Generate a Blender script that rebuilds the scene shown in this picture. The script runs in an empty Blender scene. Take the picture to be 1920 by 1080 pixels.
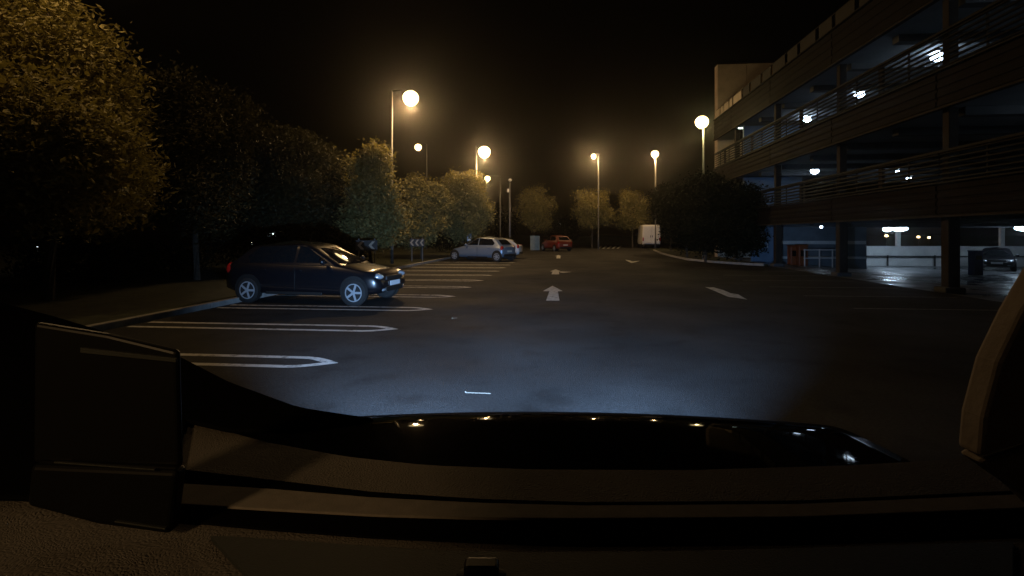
import bpy, bmesh, math, random
from mathutils import Vector, Matrix
R = math.radians
scene = bpy.context.scene
C = scene.collection

# ------------------------------------------------------------------ camera
F, H0, YH = 980.0, 1.65, 440.0                    # focal length in photo pixels, lens height, horizon row
YAW = math.atan(100 / F)
SA, CA = math.sin(YAW), math.cos(YAW)
cd = bpy.data.cameras.new('camera'); cam = bpy.data.objects.new('camera', cd); C.objects.link(cam)
cam.location = (0, 0, H0); cam.rotation_euler = (R(90), 0, YAW)
cd.sensor_width = 36; cd.lens = 36 * F / 1920; cd.shift_y = -100 / 1920
cd.clip_start = 0.02; cd.clip_end = 2000
scene.camera = cam
# ------------------------------------------------------------------ world: night
wd = bpy.data.worlds.new('World'); scene.world = wd; wd.use_nodes = True
nt = wd.node_tree; nt.nodes.clear()
sky = nt.nodes.new('ShaderNodeTexSky'); sky.sky_type = 'NISHITA'; sky.sun_disc = False
sky.sun_elevation = R(-4); sky.sun_rotation = R(200)
bg = nt.nodes.new('ShaderNodeBackground'); bg.inputs['Strength'].default_value = 0.004
bg2 = nt.nodes.new('ShaderNodeBackground'); bg2.inputs['Color'].default_value = (1.0, 0.72, 0.42, 1); bg2.inputs['Strength'].default_value = 0.0004
ad = nt.nodes.new('ShaderNodeAddShader'); wo = nt.nodes.new('ShaderNodeOutputWorld')
nt.links.new(sky.outputs[0], bg.inputs['Color']); nt.links.new(bg.outputs[0], ad.inputs[0])
nt.links.new(bg2.outputs[0], ad.inputs[1]); nt.links.new(ad.outputs[0], wo.inputs['Surface'])
# ------------------------------------------------------------------ exposure / render
vs = scene.view_settings
vs.view_transform = 'Standard'; vs.look = 'None'; vs.exposure = -0.55; vs.gamma = 1.0; vs.use_curve_mapping = False
cy = scene.cycles
cy.use_denoising = True; cy.max_bounces = 6; cy.diffuse_bounces = 2; cy.glossy_bounces = 3
cy.transmission_bounces = 4; cy.transparent_max_bounces = 8; cy.volume_bounces = 0
cy.sample_clamp_indirect = 3.0; cy.caustics_reflective = False; cy.caustics_refractive = False
cy.use_light_tree = True
# ------------------------------------------------------------------ light levels
SODIUM = (1.0, 0.62, 0.27)
LAMP_W = 300.0
TUBE_W = 6.5
HEAD_W = 9500.0
HAZE = 0.0010

# ================================================================== helpers
def W(x, y, D):                                    # photo pixel at camera depth D -> world point
    l = (x - 960) / F * D; z = H0 - (y - YH) / F * D
    return Vector((l * CA - D * SA, D * CA + l * SA, z))
def G(x, y, z=0.0):                                # photo pixel on the level plane z
    return W(x, y, (H0 - z) * F / (y - YH))

MATS = {}
def mat(name, col, rough=0.6, metal=0.0, var=0.0, scale=8.0, bump=0.0, bscale=60.0, coat=0.0, emit=None, estr=0.0, island=False, spec=None, detail=6.0):
    m = bpy.data.materials.new(name); m.use_nodes = True; MATS[name] = m
    n = m.node_tree.nodes; l = m.node_tree.links; b = n['Principled BSDF']
    b.inputs['Base Color'].default_value = (*col, 1); b.inputs['Roughness'].default_value = rough; b.inputs['Metallic'].default_value = metal
    if coat: b.inputs['Coat Weight'].default_value = coat; b.inputs['Coat Roughness'].default_value = 0.035
    if spec is not None: b.inputs['Specular IOR Level'].default_value = spec
    if emit: b.inputs['Emission Color'].default_value = (*emit, 1); b.inputs['Emission Strength'].default_value = estr
    tc = n.new('ShaderNodeTexCoord')
    if var:
        if island:
            g = n.new('ShaderNodeNewGeometry'); fac = g.outputs['Random Per Island']
        else:
            t = n.new('ShaderNodeTexNoise'); t.inputs['Scale'].default_value = scale; t.inputs['Detail'].default_value = detail
            l.new(tc.outputs['Object'], t.inputs['Vector']); fac = t.outputs['Fac']
        r = n.new('ShaderNodeValToRGB'); e = r.color_ramp.elements
        e[0].position = 0.0 if island else 0.3; e[1].position = 1.0 if island else 0.7
        e[0].color = (*[c * (1 - var) for c in col], 1); e[1].color = (*[min(1, c * (1 + var)) for c in col], 1)
        l.new(fac, r.inputs[0]); l.new(r.outputs[0], b.inputs['Base Color'])
    if bump:
        t2 = n.new('ShaderNodeTexNoise'); t2.inputs['Scale'].default_value = bscale; t2.inputs['Detail'].default_value = 4
        l.new(tc.outputs['Object'], t2.inputs['Vector'])
        bp = n.new('ShaderNodeBump'); bp.inputs['Strength'].default_value = bump; bp.inputs['Distance'].default_value = 0.02
        l.new(t2.outputs['Fac'], bp.inputs['Height']); l.new(bp.outputs[0], b.inputs['Normal'])
    return m

class MB:
    def __init__(s): s.v = []; s.f = []
    def add(s, vs, fs):
        o = len(s.v); s.v += [tuple(v) for v in vs]; s.f += [tuple(i + o for i in f) for f in fs]; return s
    def box(s, c, d, rz=0.0, M=None):
        x, y, z = d[0] / 2, d[1] / 2, d[2] / 2
        p = [Vector((a * x, b * y, e * z)) for e in (-1, 1) for (a, b) in ((-1, -1), (1, -1), (1, 1), (-1, 1))]
        m = M if M is not None else Matrix.Rotation(rz, 3, 'Z')
        p = [m @ q + Vector(c) for q in p]
        return s.add(p, [(3, 2, 1, 0), (4, 5, 6, 7), (0, 1, 5, 4), (1, 2, 6, 5), (2, 3, 7, 6), (3, 0, 4, 7)])
    def prism(s, poly, ext):                       # polygon (3D points) extruded by a vector
        n = len(poly); e = Vector(ext)
        p = [Vector(q) for q in poly]; p += [q + e for q in p]
        return s.add(p, [tuple(range(n - 1, -1, -1)), tuple(range(n, 2 * n))] + [(i, (i + 1) % n, n + (i + 1) % n, n + i) for i in range(n)])
    def tube(s, pts, rad, k=8):
        pts = [Vector(p) for p in pts]
        if not hasattr(rad, '__len__'): rad = [rad] * len(pts)
        V = []; Fc = []
        for i, p in enumerate(pts):
            d = (pts[min(i + 1, len(pts) - 1)] - pts[max(i - 1, 0)]).normalized()
            a = d.cross(Vector((0, 0, 1)));
            if a.length < 1e-3: a = d.cross(Vector((1, 0, 0)))
            a.normalize(); b = d.cross(a)
            for j in range(k):
                t = 2 * math.pi * j / k; V.append(p + (a * math.cos(t) + b * math.sin(t)) * rad[i])
        for i in range(len(pts) - 1):
            for j in range(k):
                Fc.append((i * k + j, i * k + (j + 1) % k, (i + 1) * k + (j + 1) % k, (i + 1) * k + j))
        Fc.append(tuple(range(k - 1, -1, -1))); Fc.append(tuple((len(pts) - 1) * k + j for j in range(k)))
        return s.add(V, Fc)
    def lathe(s, prof, c=(0, 0, 0), k=24, axis='Z'):
        V = []; Fc = []; c = Vector(c)
        for (r, h) in prof:
            for j in range(k):
                t = 2 * math.pi * j / k
                q = Vector((r * math.cos(t), r * math.sin(t), h))
                if axis == 'Y': q = Vector((q.x, q.z, q.y))
                V.append(c + q)
        for i in range(len(prof) - 1):
            for j in range(k):
                Fc.append((i * k + j, i * k + (j + 1) % k, (i + 1) * k + (j + 1) % k, (i + 1) * k + j))
        Fc.append(tuple(range(k - 1, -1, -1))); Fc.append(tuple((len(prof) - 1) * k + j for j in range(k)))
        return s.add(V, Fc)
    def ball(s, c, d, k=14, m=8):
        prof = [(max(1e-4, math.sin(math.pi * i / m)), -math.cos(math.pi * i / m)) for i in range(m + 1)]
        o = len(s.v); s.lathe(prof, (0, 0, 0), k)
        s.v[o:] = [(c[0] + v[0] * d[0] / 2, c[1] + v[1] * d[1] / 2, c[2] + v[2] * d[2] / 2) for v in s.v[o:]]
        return s
    def build(s, name, m, parent=None, smooth=False, bevel=0.0, seg=2):
        me = bpy.data.meshes.new(name); me.from_pydata(s.v, [], s.f); me.update()
        bm = bmesh.new(); bm.from_mesh(me)
        bmesh.ops.recalc_face_normals(bm, faces=bm.faces); bm.to_mesh(me); bm.free()
        me.materials.append(MATS[m] if isinstance(m, str) else m)
        if smooth:
            me.polygons.foreach_set('use_smooth', [True] * len(me.polygons))
        o = bpy.data.objects.new(name, me); C.objects.link(o)
        if parent is not None: o.parent = parent
        if bevel:
            md = o.modifiers.new('bevel', 'BEVEL'); md.width = bevel; md.segments = seg; md.limit_method = 'ANGLE'
        return o

def tag(o, label=None, cat=None, group=None, kind=None):
    if label: o['label'] = label
    if cat: o['category'] = cat
    if group: o['group'] = group
    if kind: o['kind'] = kind
    return o
def thing(name, loc, rz, label, cat, group=None):
    o = bpy.data.objects.new(name, None); C.objects.link(o); o.location = loc; o.rotation_euler = (0, 0, rz)
    o.empty_display_size = 0.3
    return tag(o, label, cat, group)
def light(kind, name, loc, power, col, parent=None, radius=0.1, rot=None, **kw):
    d = bpy.data.lights.new(name, kind); d.energy = power; d.color = col
    if kind != 'AREA': d.shadow_soft_size = radius
    for k, v in kw.items(): setattr(d, k, v)
    o = bpy.data.objects.new(name, d); C.objects.link(o); o.location = loc
    if rot is not None: o.rotation_euler = rot
    if parent is not None: o.parent = parent
    return o

# ================================================================== materials
# asphalt: dark, with aggregate grain, patches and a slight sheen
m = mat('asphalt', (0.024, 0.0236, 0.0236), rough=0.72, spec=0.22, var=0.45, scale=0.5, bump=0.7, bscale=70, detail=12)
n = m.node_tree.nodes; l = m.node_tree.links; b = n['Principled BSDF']
tc = n.new('ShaderNodeTexCoord'); t = n.new('ShaderNodeTexNoise'); t.inputs['Scale'].default_value = 0.35; t.inputs['Detail'].default_value = 5
rr = n.new('ShaderNodeMapRange'); rr.inputs[1].default_value = 0.35; rr.inputs[2].default_value = 0.65; rr.inputs[3].default_value = 0.72; rr.inputs[4].default_value = 0.9
l.new(tc.outputs['Object'], t.inputs['Vector']); l.new(t.outputs['Fac'], rr.inputs[0]); l.new(rr.outputs[0], b.inputs['Roughness'])
# speckle of stones, darker tar patches and drips on the asphalt
tc2 = n.new('ShaderNodeTexCoord'); sp1 = n.new('ShaderNodeTexNoise'); sp1.inputs['Scale'].default_value = 28; sp1.inputs['Detail'].default_value = 10; sp1.inputs['Roughness'].default_value = .8
r1 = n.new('ShaderNodeValToRGB'); r1.color_ramp.elements[0].position = .34; r1.color_ramp.elements[0].color = (.45, .45, .45, 1); r1.color_ramp.elements[1].position = .66; r1.color_ramp.elements[1].color = (1.7, 1.7, 1.7, 1)
sp2 = n.new('ShaderNodeTexVoronoi'); sp2.inputs['Scale'].default_value = .33; sp2.inputs['Randomness'].default_value = 1
sp3 = n.new('ShaderNodeTexNoise'); sp3.inputs['Scale'].default_value = 1.6; sp3.inputs['Detail'].default_value = 8
r2 = n.new('ShaderNodeValToRGB'); r2.color_ramp.elements[0].position = .30; r2.color_ramp.elements[0].color = (.5, .5, .5, 1); r2.color_ramp.elements[1].position = .46; r2.color_ramp.elements[1].color = (1, 1, 1, 1)
m1 = n.new('ShaderNodeMixRGB'); m1.blend_type = 'MULTIPLY'; m1.inputs[0].default_value = 1; m2 = n.new('ShaderNodeMixRGB'); m2.blend_type = 'MULTIPLY'; m2.inputs[0].default_value = 1
l.new(tc2.outputs['Object'], sp1.inputs['Vector']); l.new(tc2.outputs['Object'], sp3.inputs['Vector']); l.new(sp1.outputs['Fac'], r1.inputs[0]); l.new(sp3.outputs['Fac'], r2.inputs[0])
src = b.inputs['Base Color'].links[0].from_socket
l.new(src, m1.inputs[1]); l.new(r1.outputs[0], m1.inputs[2]); l.new(m1.outputs[0], m2.inputs[1]); l.new(r2.outputs[0], m2.inputs[2]); l.new(m2.outputs[0], b.inputs['Base Color'])
n.remove(sp2)
m = mat('garage_floor', (0.10, 0.105, 0.11), rough=0.4, var=0.35, scale=0.8, bump=0.15, bscale=14)
n = m.node_tree.nodes; l = m.node_tree.links; b = n['Principled BSDF']
tc = n.new('ShaderNodeTexCoord'); t = n.new('ShaderNodeTexNoise'); t.inputs['Scale'].default_value = 0.5; t.inputs['Detail'].default_value = 5
rr = n.new('ShaderNodeMapRange'); rr.inputs[1].default_value = 0.4; rr.inputs[2].default_value = 0.6; rr.inputs[3].default_value = 0.16; rr.inputs[4].default_value = 0.6
l.new(tc.outputs['Object'], t.inputs['Vector']); l.new(t.outputs['Fac'], rr.inputs[0]); l.new(rr.outputs[0], b.inputs['Roughness'])
mat('grass', (0.026, 0.03, 0.013), rough=0.95, var=0.5, scale=3, bump=0.8, bscale=40)
# worn road paint
def worn(name, col, keep):
    m = mat(name, col, rough=0.65, bump=0.3, bscale=120)
    n = m.node_tree.nodes; l = m.node_tree.links; b = n['Principled BSDF']
    tc = n.new('ShaderNodeTexCoord'); t = n.new('ShaderNodeTexNoise'); t.inputs['Scale'].default_value = 7; t.inputs['Detail'].default_value = 9; t.inputs['Roughness'].default_value = .72
    r = n.new('ShaderNodeValToRGB'); e = r.color_ramp.elements
    e[0].position = keep; e[0].color = (.06, .058, .055, 1); e[1].position = keep + .16; e[1].color = (*col, 1)
    l.new(tc.outputs['Object'], t.inputs['Vector']); l.new(t.outputs['Fac'], r.inputs[0]); l.new(r.outputs[0], b.inputs['Base Color'])
worn('road_paint', (.66, .66, .64), .34)
worn('shaded_paint', (.20, .20, .19), .44)  # bay lines lying in the dark: their shade is put into the colour
mat('kerb_stone', (0.30, 0.29, 0.27), rough=0.85, var=0.25, scale=5, bump=0.3)
mat('galvanised', (0.13, 0.128, 0.12), rough=0.7, metal=0.0, var=0.15, scale=6)
mat('lantern_shell', (0.25, 0.25, 0.25), rough=0.5)
mat('sodium_bowl', (0.9, 0.8, 0.6), rough=0.3, emit=(1.0, 0.74, 0.36), estr=9)
mat('sodium_bowl_far', (0.9, 0.8, 0.6), rough=0.3, emit=(1.0, 0.74, 0.36), estr=8)
mat('tube_lit', (0.9, 0.9, 0.95), rough=0.3, emit=(0.62, 0.80, 1.0), estr=40)
mat('small_white_light', (0.9, 0.9, 0.9), rough=0.3, emit=(0.85, 0.95, 1.0), estr=9)
mat('small_warm_light', (0.9, 0.8, 0.7), rough=0.3, emit=(1.0, 0.72, 0.36), estr=8)
mat('exit_lit', (0.9, 1, 0.95), rough=0.3, emit=(0.75, 1.0, 0.88), estr=6)
mat('bark', (0.07, 0.055, 0.04), rough=0.95, var=0.35, scale=12, bump=0.8, bscale=30)
def leaf(name, col, trans=0.25):
    m = mat(name, col, rough=0.6, var=0.5, island=True, spec=0.35 if trans > .2 else 0.05)
    n = m.node_tree.nodes; l = m.node_tree.links; b = n['Principled BSDF']
    tr = n.new('ShaderNodeBsdfTranslucent'); tr.inputs['Color'].default_value = (col[0] * 1.4, col[1] * 1.4, col[2] * 0.9, 1)
    mx = n.new('ShaderNodeMixShader'); mx.inputs[0].default_value = trans
    l.new(b.outputs[0], mx.inputs[1]); l.new(tr.outputs[0], mx.inputs[2]); l.new(mx.outputs[0], n['Material Output'].inputs['Surface'])
leaf('leaf_lit', (0.25, 0.215, 0.08))  # paler leaf for lamp-lit trees: the light is put into the colour
leaf('leaf_mid', (0.11, 0.105, 0.042))
leaf('leaf_shaded', (0.045, 0.042, 0.018), 0.22)  # foliage in shade, the dimness put into its colour
leaf('leaf_unlit', (0.009, 0.012, 0.006), 0.1)  # unlit foliage: night shade put into a near-black leaf colour
mat('concrete', (0.26, 0.26, 0.25), rough=0.85, var=0.25, scale=2.5, bump=0.25, bscale=25)
mat('beam_paint', (0.06, 0.062, 0.065), rough=0.85, var=0.2, scale=2)
mat('brown_clad', (0.007, 0.0048, 0.0036), rough=0.8, spec=0.15, var=0.3, scale=2.0, bump=0.1)
mat('brown_column', (0.03, 0.024, 0.019), rough=0.8, spec=0.2, var=0.3, scale=3)
mat('pale_ceiling', (0.18, 0.19, 0.20), rough=0.8, var=0.12, scale=1.2)
mat('white_wall', (0.62, 0.63, 0.62), rough=0.75, var=0.12, scale=1.6, bump=0.1)
mat('blue_wall', (0.13, 0.20, 0.30), rough=0.6, var=0.15, scale=1.5)
mat('grey_wall', (0.14, 0.17, 0.20), rough=0.7, var=0.2, scale=1.5)
mat('louvre', (0.02, 0.019, 0.018), rough=0.7, spec=0.12, var=0.2, scale=3)
mat('tower_panel', (0.46, 0.38, 0.30), rough=0.8, var=0.15, scale=1.4, bump=0.1)
mat('parapet', (0.02, 0.016, 0.013), rough=0.75, var=0.2, scale=2)
mat('orange_plastic', (0.30, 0.075, 0.022), rough=0.5, var=0.15, scale=4)
mat('blue_plastic', (0.012, 0.035, 0.15), rough=0.4)
mat('white_metal', (0.6, 0.6, 0.6), rough=0.45, var=0.1, scale=5)
mat('black_board', (0.02, 0.02, 0.02), rough=0.6)
mat('litter_tan', (0.30, 0.27, 0.22), rough=0.8)
mat('sign_white', (0.75, 0.75, 0.72), rough=0.5)
mat('pale_cabinet', (0.33, 0.36, 0.29), rough=0.6, var=0.15, scale=4)
# cars
mat('paint_black', (0.006, 0.006, 0.008), rough=0.28, coat=1.0)
mat('paint_silver', (0.22, 0.27, 0.34), rough=0.36, metal=0.35, coat=0.8)
mat('paint_red', (0.20, 0.022, 0.010), rough=0.35, coat=0.8)
mat('paint_white', (0.7, 0.71, 0.72), rough=0.35, coat=0.6)
mat('paint_van', (0.8, 0.78, 0.72), rough=0.5, coat=0.2, var=0.06, scale=2)
mat('glass_dark', (0.006, 0.007, 0.008), rough=0.03)
mat('tyre', (0.012, 0.012, 0.012), rough=0.85)
mat('alloy', (0.40, 0.42, 0.45), rough=0.35, metal=0.3)
mat('black_trim', (0.008, 0.008, 0.008), rough=0.6)
mat('head_lens', (0.55, 0.58, 0.62), rough=0.12, metal=0.5, coat=1.0)
mat('tail_lens', (0.45, 0.015, 0.01), rough=0.15, coat=1.0)
mat('amber_lens', (0.8, 0.25, 0.02), rough=0.15, coat=1.0)
mat('plate_white', (0.75, 0.76, 0.78), rough=0.4)
mat('plate_yellow', (0.75, 0.70, 0.6), rough=0.4)
# own car
mat('bonnet_paint', (0.002, 0.002, 0.003), rough=0.5, coat=0.3, spec=0.0)
m = mat('dash_leather', (0.055, 0.048, 0.041), rough=0.8, spec=0.12, var=0.12, scale=6)
n = m.node_tree.nodes; l = m.node_tree.links; b = n['Principled BSDF']
tc = n.new('ShaderNodeTexCoord'); vo = n.new('ShaderNodeTexVoronoi'); vo.inputs['Scale'].default_value = 160; vo.feature = 'DISTANCE_TO_EDGE'
no = n.new('ShaderNodeTexNoise'); no.inputs['Scale'].default_value = 40
mv = n.new('ShaderNodeMixRGB'); mv.inputs[0].default_value = 0.06; l.new(tc.outputs['Object'], mv.inputs[1]); l.new(no.outputs['Color'], mv.inputs[2]); l.new(mv.outputs[0], vo.inputs['Vector'])
bp = n.new('ShaderNodeBump'); bp.inputs['Strength'].default_value = 0.9; bp.inputs['Distance'].default_value = 0.004
l.new(vo.outputs['Distance'], bp.inputs['Height']); l.new(bp.outputs[0], b.inputs['Normal'])
mat('dash_smooth', (0.085, 0.074, 0.064), rough=0.8, spec=0.12, var=0.12, scale=30, bump=0.15, bscale=300)
mat('dash_black', (0.002, 0.002, 0.002), rough=0.9, spec=0.0)
mat('dash_dark', (0.010, 0.011, 0.010), rough=0.7, spec=0.2, bump=0.2, bscale=400)
mat('device_black', (0.002, 0.002, 0.002), rough=0.35, spec=0.12)
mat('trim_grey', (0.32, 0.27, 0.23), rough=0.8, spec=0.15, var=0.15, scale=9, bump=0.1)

# ================================================================== setting
def gz(X):                                         # the ground falls half a metre under the garage
    return 0.0 if X < 12 else (-0.5 if X > 19 else -0.5 * (X - 12) / 7)
def sheet(name, xs, ys, mtl, dz=0.0, parent=None):
    mb = MB(); nx = len(xs)
    mb.v = [(x, y, gz(x) + dz) for y in ys for x in xs]
    mb.f = [(j * nx + i, j * nx + i + 1, (j + 1) * nx + i + 1, (j + 1) * nx + i) for j in range(len(ys) - 1) for i in range(nx - 1)]
    return mb.build(name, mtl, parent)
tag(sheet('ground', [-600, -8, 12, 19, 600], [-200, 0, 100, 900], 'grass', -0.03), kind='structure')
tag(sheet('car_park_surface', [-7.9, 0, 10.62], [-12, 0, 20, 40, 60, 92], 'asphalt', 0.0), kind='structure')
tag(sheet('garage_ground_floor', [10.62, 12, 19, 36], [-6, 10, 25, 38.6], 'garage_floor', 0.002), kind='structure')
# left verge, raised behind a kerb
mb = MB(); mb.box((-13.6, 34, 0.03), (11.0, 96, 0.12)); tag(mb.build('verge', 'grass'), kind='structure')
kerb = thing('kerb', (-7.98, 0, 0), 0, 'pale concrete kerb along the heads of the left parking bays', 'kerb')
for i in range(42):
    MB().box((0, -8 + i * 2.0, 0.055), (0.15, 1.985, 0.13)).build('kerb_stone', 'kerb_stone', kerb, bevel=0.012)
# right planted island with its curved kerb
isl = [G(1226, 470), G(1240, 476), G(1262, 482), G(1290, 488), G(1340, 493), G(1400, 497), G(1440, 499)]
back = [Vector((10.55, isl[-1].y, 0)), Vector((10.55, 60, 0)), Vector((isl[0].x, 60, 0))]
mb = MB(); mb.prism([Vector((p.x, p.y, -0.01)) for p in isl + back], (0, 0, 0.10)); tag(mb.build('planted_island', 'grass'), kind='structure')
k2 = thing('kerb', isl[3], 0, 'curved kerb in front of the dark bush by the garage', 'kerb')
pts = []
for i in range(len(isl) - 1):
    for t in range(6): pts.append(isl[i].lerp(isl[i + 1], t / 6))
pts.append(isl[-1])
acc = [pts[0]]
for p in pts[1:]:
    if (p - acc[-1]).length > 0.9: acc.append(p)
for a, b_ in zip(acc[:-1], acc[1:]):
    d = b_ - a; c = (a + b_) / 2 - isl[3]
    MB().box((c.x, c.y, 0.06), (d.length - 0.015, 0.14, 0.13), math.atan2(d.y, d.x)).build('kerb_stone', 'kerb_stone', k2, bevel=0.012)
# a low far bank and hedge line closing the view
mb = MB()
random.seed(3)
N = 60
for i in range(N + 1):
    x = -120 + i * 4
    h = 1.1 + random.random() * 0.6
    for (dy, z) in ((0, -0.1), (3, h * 0.7), (7, h), (30, h * 0.8)): mb.v.append((x, 93 + dy + random.random(), z))
for i in range(N):
    for j in range(3): mb.f.append((i * 4 + j, (i + 1) * 4 + j, (i + 1) * 4 + j + 1, i * 4 + j + 1))
tag(mb.build('bank', 'grass', smooth=True), kind='structure')

# ---- painted markings (each one a thin sheet 4 mm above the asphalt)
def flat(name, poly, z=0.004, mtl='road_paint'):
    mb = MB(); mb.v = [(p[0], p[1], z) for p in poly]; mb.f = [tuple(range(len(poly)))]
    return mb.build(name, mtl)
ordn = ['nearest', 'second nearest', 'third nearest', 'fourth nearest', 'fifth nearest', 'sixth nearest', 'seventh nearest', 'eighth nearest', 'ninth nearest', 'tenth nearest', 'eleventh nearest']
BX, BY, BS = -2.9, 6.45, 2.42
for i in range(11):
    yc = BY + BS * i; mb = MB(); wo_, wi = 0.30, 0.175
    ts = [-1 + k / 8 for k in range(17)]
    outer = [(-7.8, yc - wo_)] + [(BX - .55 + .55 * (1 - abs(q)) ** .62, yc + wo_ * q) for q in ts] + [(-7.8, yc + wo_)]
    inner = [(-7.8, yc - wi)] + [(BX - .57 + .36 * (1 - abs(q)) ** .62, yc + wi * q) for q in ts] + [(-7.8, yc + wi)]
    mb.v = [(x, y, 0.004) for x, y in outer] + [(x, y, 0.004) for x, y in inner]; k = len(outer)
    mb.f = [(j, j + 1, k + j + 1, k + j) for j in range(k - 1)]
    tag(mb.build('bay_marking', 'road_paint'), f'white hairpin bay line on the asphalt, {ordn[i]} of the row', 'road marking', 'hairpin parking bay lines')
def arrow(name, px, label, parts=None):
    mb = MB()
    for poly in px:
        ps = [G(*p) for p in poly]; o = len(mb.v); mb.v += [(p.x, p.y, 0.004) for p in ps]; mb.f.append(tuple(range(o, o + len(ps))))
    return tag(mb.build(name, 'road_paint'), label, 'road marking', 'painted lane arrows')
arrow('lane_arrow', [[(1036, 536), (1055, 546), (1046, 546.5), (1047, 552), (1049, 564), (1024, 564), (1028, 552), (1030, 546.5), (1018, 546)]], 'largest white straight-ahead arrow painted on the lane')
arrow('lane_arrow', [[(1042, 505), (1052, 509), (1048, 509.3), (1048.5, 514.5), (1034, 514.5), (1036, 509.3), (1031, 509)], [(1052, 509.2), (1072, 510), (1056, 511.5), (1049, 511.2)]], 'white ahead-and-right arrow beyond the largest arrow')
arrow('lane_arrow', [[(1047, 478), (1053, 480.5), (1050.5, 480.7), (1051, 484.5), (1043, 484.5), (1044, 480.7), (1041, 480.5)]], 'smallest white arrow just behind the red car')
arrow('lane_arrow', [[(1322, 538.5), (1338, 539), (1356, 544), (1370, 550), (1384, 552), (1401, 562), (1384, 559), (1366, 557), (1352, 551), (1338, 545)]], 'skewed white turn arrow on the dark right-hand lane')
arrow('lane_arrow', [[(1172, 487), (1181, 488.5), (1186, 490.3), (1200, 489), (1192, 491.5), (1184, 493.2), (1178, 490.5)]], 'v-shaped white arrow pointing back near the white van')
for i, (dx) in enumerate((0, 9, 18, 27, 36)):
    a = [G(1120 + dx, 466), G(1124 + dx, 466), G(1130 + dx, 461), G(1126 + dx, 461)]
    tag(flat('hatch_stripe', [(p.x, p.y) for p in a]), f'short white hatch stripe left of the van, {["first", "second", "third", "fourth", "fifth"][i]} from the left', 'road marking', 'hatch stripes by the van')
for i in range(7):
    y0 = 12.4 + i * 2.42
    tag(flat('bay_marking', [(6.4, y0 - .05), (10.2, y0 - .05), (10.2, y0 + .05), (6.4, y0 + .05)], .004, 'shaded_paint'), f'faint single bay line beside the garage columns, {ordn[i]}', 'road marking', 'single bay lines by the garage')
# small dropped litter on the asphalt
def litter(px, sz, rz, label):
    p = G(*px); mb = MB(); mb.v = [(-sz / 2, -.012, .004), (sz / 2, -.008, .005), (sz / 2, .006, .009), (-sz / 2 - .02, .012, .008), (-sz / 2, .0, .025)]
    mb.f = [(0, 1, 2, 3), (0, 3, 4)]; o = mb.build('paper_scrap', 'litter_tan'); o.location = p; o.rotation_euler = (0, 0, rz); return tag(o, label, 'litter')
litter((897, 738), 0.26, R(-2), 'thin pale scrap on the asphalt closest to the bonnet')
litter((853, 597), 0.10, R(35), 'small pale scrap on the asphalt right of the bay lines')

# ================================================================== vegetation
def crown_mesh(rng, lobes, n, size):
    mb = MB()
    tot = sum(l[1][0] * l[1][1] * l[1][2] for l in lobes)
    for (c, r) in lobes:
        k = int(n * r[0] * r[1] * r[2] / tot)
        # small clumps of leaves on the lobe
        for q in range(max(1, k // 7)):
            u = rng.uniform(-1, 1); th = rng.uniform(0, 2 * math.pi); s = math.sqrt(1 - u * u)
            rad = rng.uniform(0.55, 1.08)
            cc = Vector((c[0] + r[0] * rad * s * math.cos(th), c[1] + r[1] * rad * s * math.sin(th), c[2] + r[2] * rad * u))
            for e in range(7):
                p = cc + Vector((rng.gauss(0, .16), rng.gauss(0, .16), rng.gauss(0, .13))) * (size / .12)
                L = size * rng.uniform(.7, 1.4); wd_ = L * rng.uniform(.45, .65)
                a = Vector((rng.gauss(0, 1), rng.gauss(0, 1), rng.gauss(-.3, .6))).normalized()
                b_ = a.cross(Vector((rng.gauss(0, .5), rng.gauss(0, .5), 1))).normalized()
                nrm = a.cross(b_) * L * .12
                mb.add([p - a * L * .5, p + b_ * wd_ * .5 + nrm, p + a * L * .6, p - b_ * wd_ * .5 + nrm], [(0, 1, 2, 3)])
    return mb
def tree(name, base, height, rx, ry, label, cat='tree', group=None, mtl='leaf_mid', trunk_h=None, n=9000, size=0.14, seed=1, low=0.12):
    rng = random.Random(seed)
    t = thing(name, base, 0, label, cat, group)
    z0 = height * low; hz = (height - z0) / 2; zc = z0 + hz
    lobes = [((0, 0, zc - hz * .1), (rx * .62, ry * .62, hz * .7))]
    for i in range(17):
        a = rng.uniform(0, 2 * math.pi); u = rng.uniform(-.8, .95); s = math.sqrt(1 - u * u)
        k = rng.choice((.2, .26, .34, .44)); q = rng.uniform(.62, .9)
        lobes.append(((rx * q * s * math.cos(a), ry * q * s * math.sin(a), zc + hz * (.98 - k * .8) * u), (rx * k, ry * k, hz * k * .75)))
    crown_mesh(rng, lobes, n, size).build('crown', mtl, t)
    mb = MB(); r0 = 0.03 * height * .55
    pts = [Vector((rng.gauss(0, .05) * i, rng.gauss(0, .05) * i, height * .8 * i / 5)) for i in range(6)]
    pts[0].z = -0.05
    mb.tube(pts, [r0 * (1 - .8 * i / 5) for i in range(6)], 8)
    for i in range(7):
        a = rng.uniform(0, 2 * math.pi); z = height * rng.uniform(.25, .6); L = rng.uniform(.5, .8)
        p0 = pts[0].lerp(pts[-1], z / (height * .8)); p2 = p0 + Vector((math.cos(a) * rx * L, math.sin(a) * ry * L, height * .2))
        p1 = p0.lerp(p2, .5) + Vector((0, 0, -.08 * height * .3))
        mb.tube([p0, p1, p2], [r0 * .45, r0 * .3, r0 * .1], 6)
    mb.build('trunk', 'bark', t)
    return t
GL = 'trees along the left verge'
def base(x, D, z=0.09): p = W(x, YH, D); return Vector((p.x, p.y, z))
tree('verge_tree', (-12.2, 11.2, .09), 8.6, 3.0, 3.0, 'tallest tree at the top left, its crown lit golden by a lamp', group=GL, mtl='leaf_lit', n=62000, size=.135, seed=11, low=.1)
tree('verge_tree', (-14.6, 6.6, .09), 7.6, 2.6, 2.6, 'half cut-off tree at the left edge of the view', group=GL, mtl='leaf_lit', n=34000, size=.14, seed=12)
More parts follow.
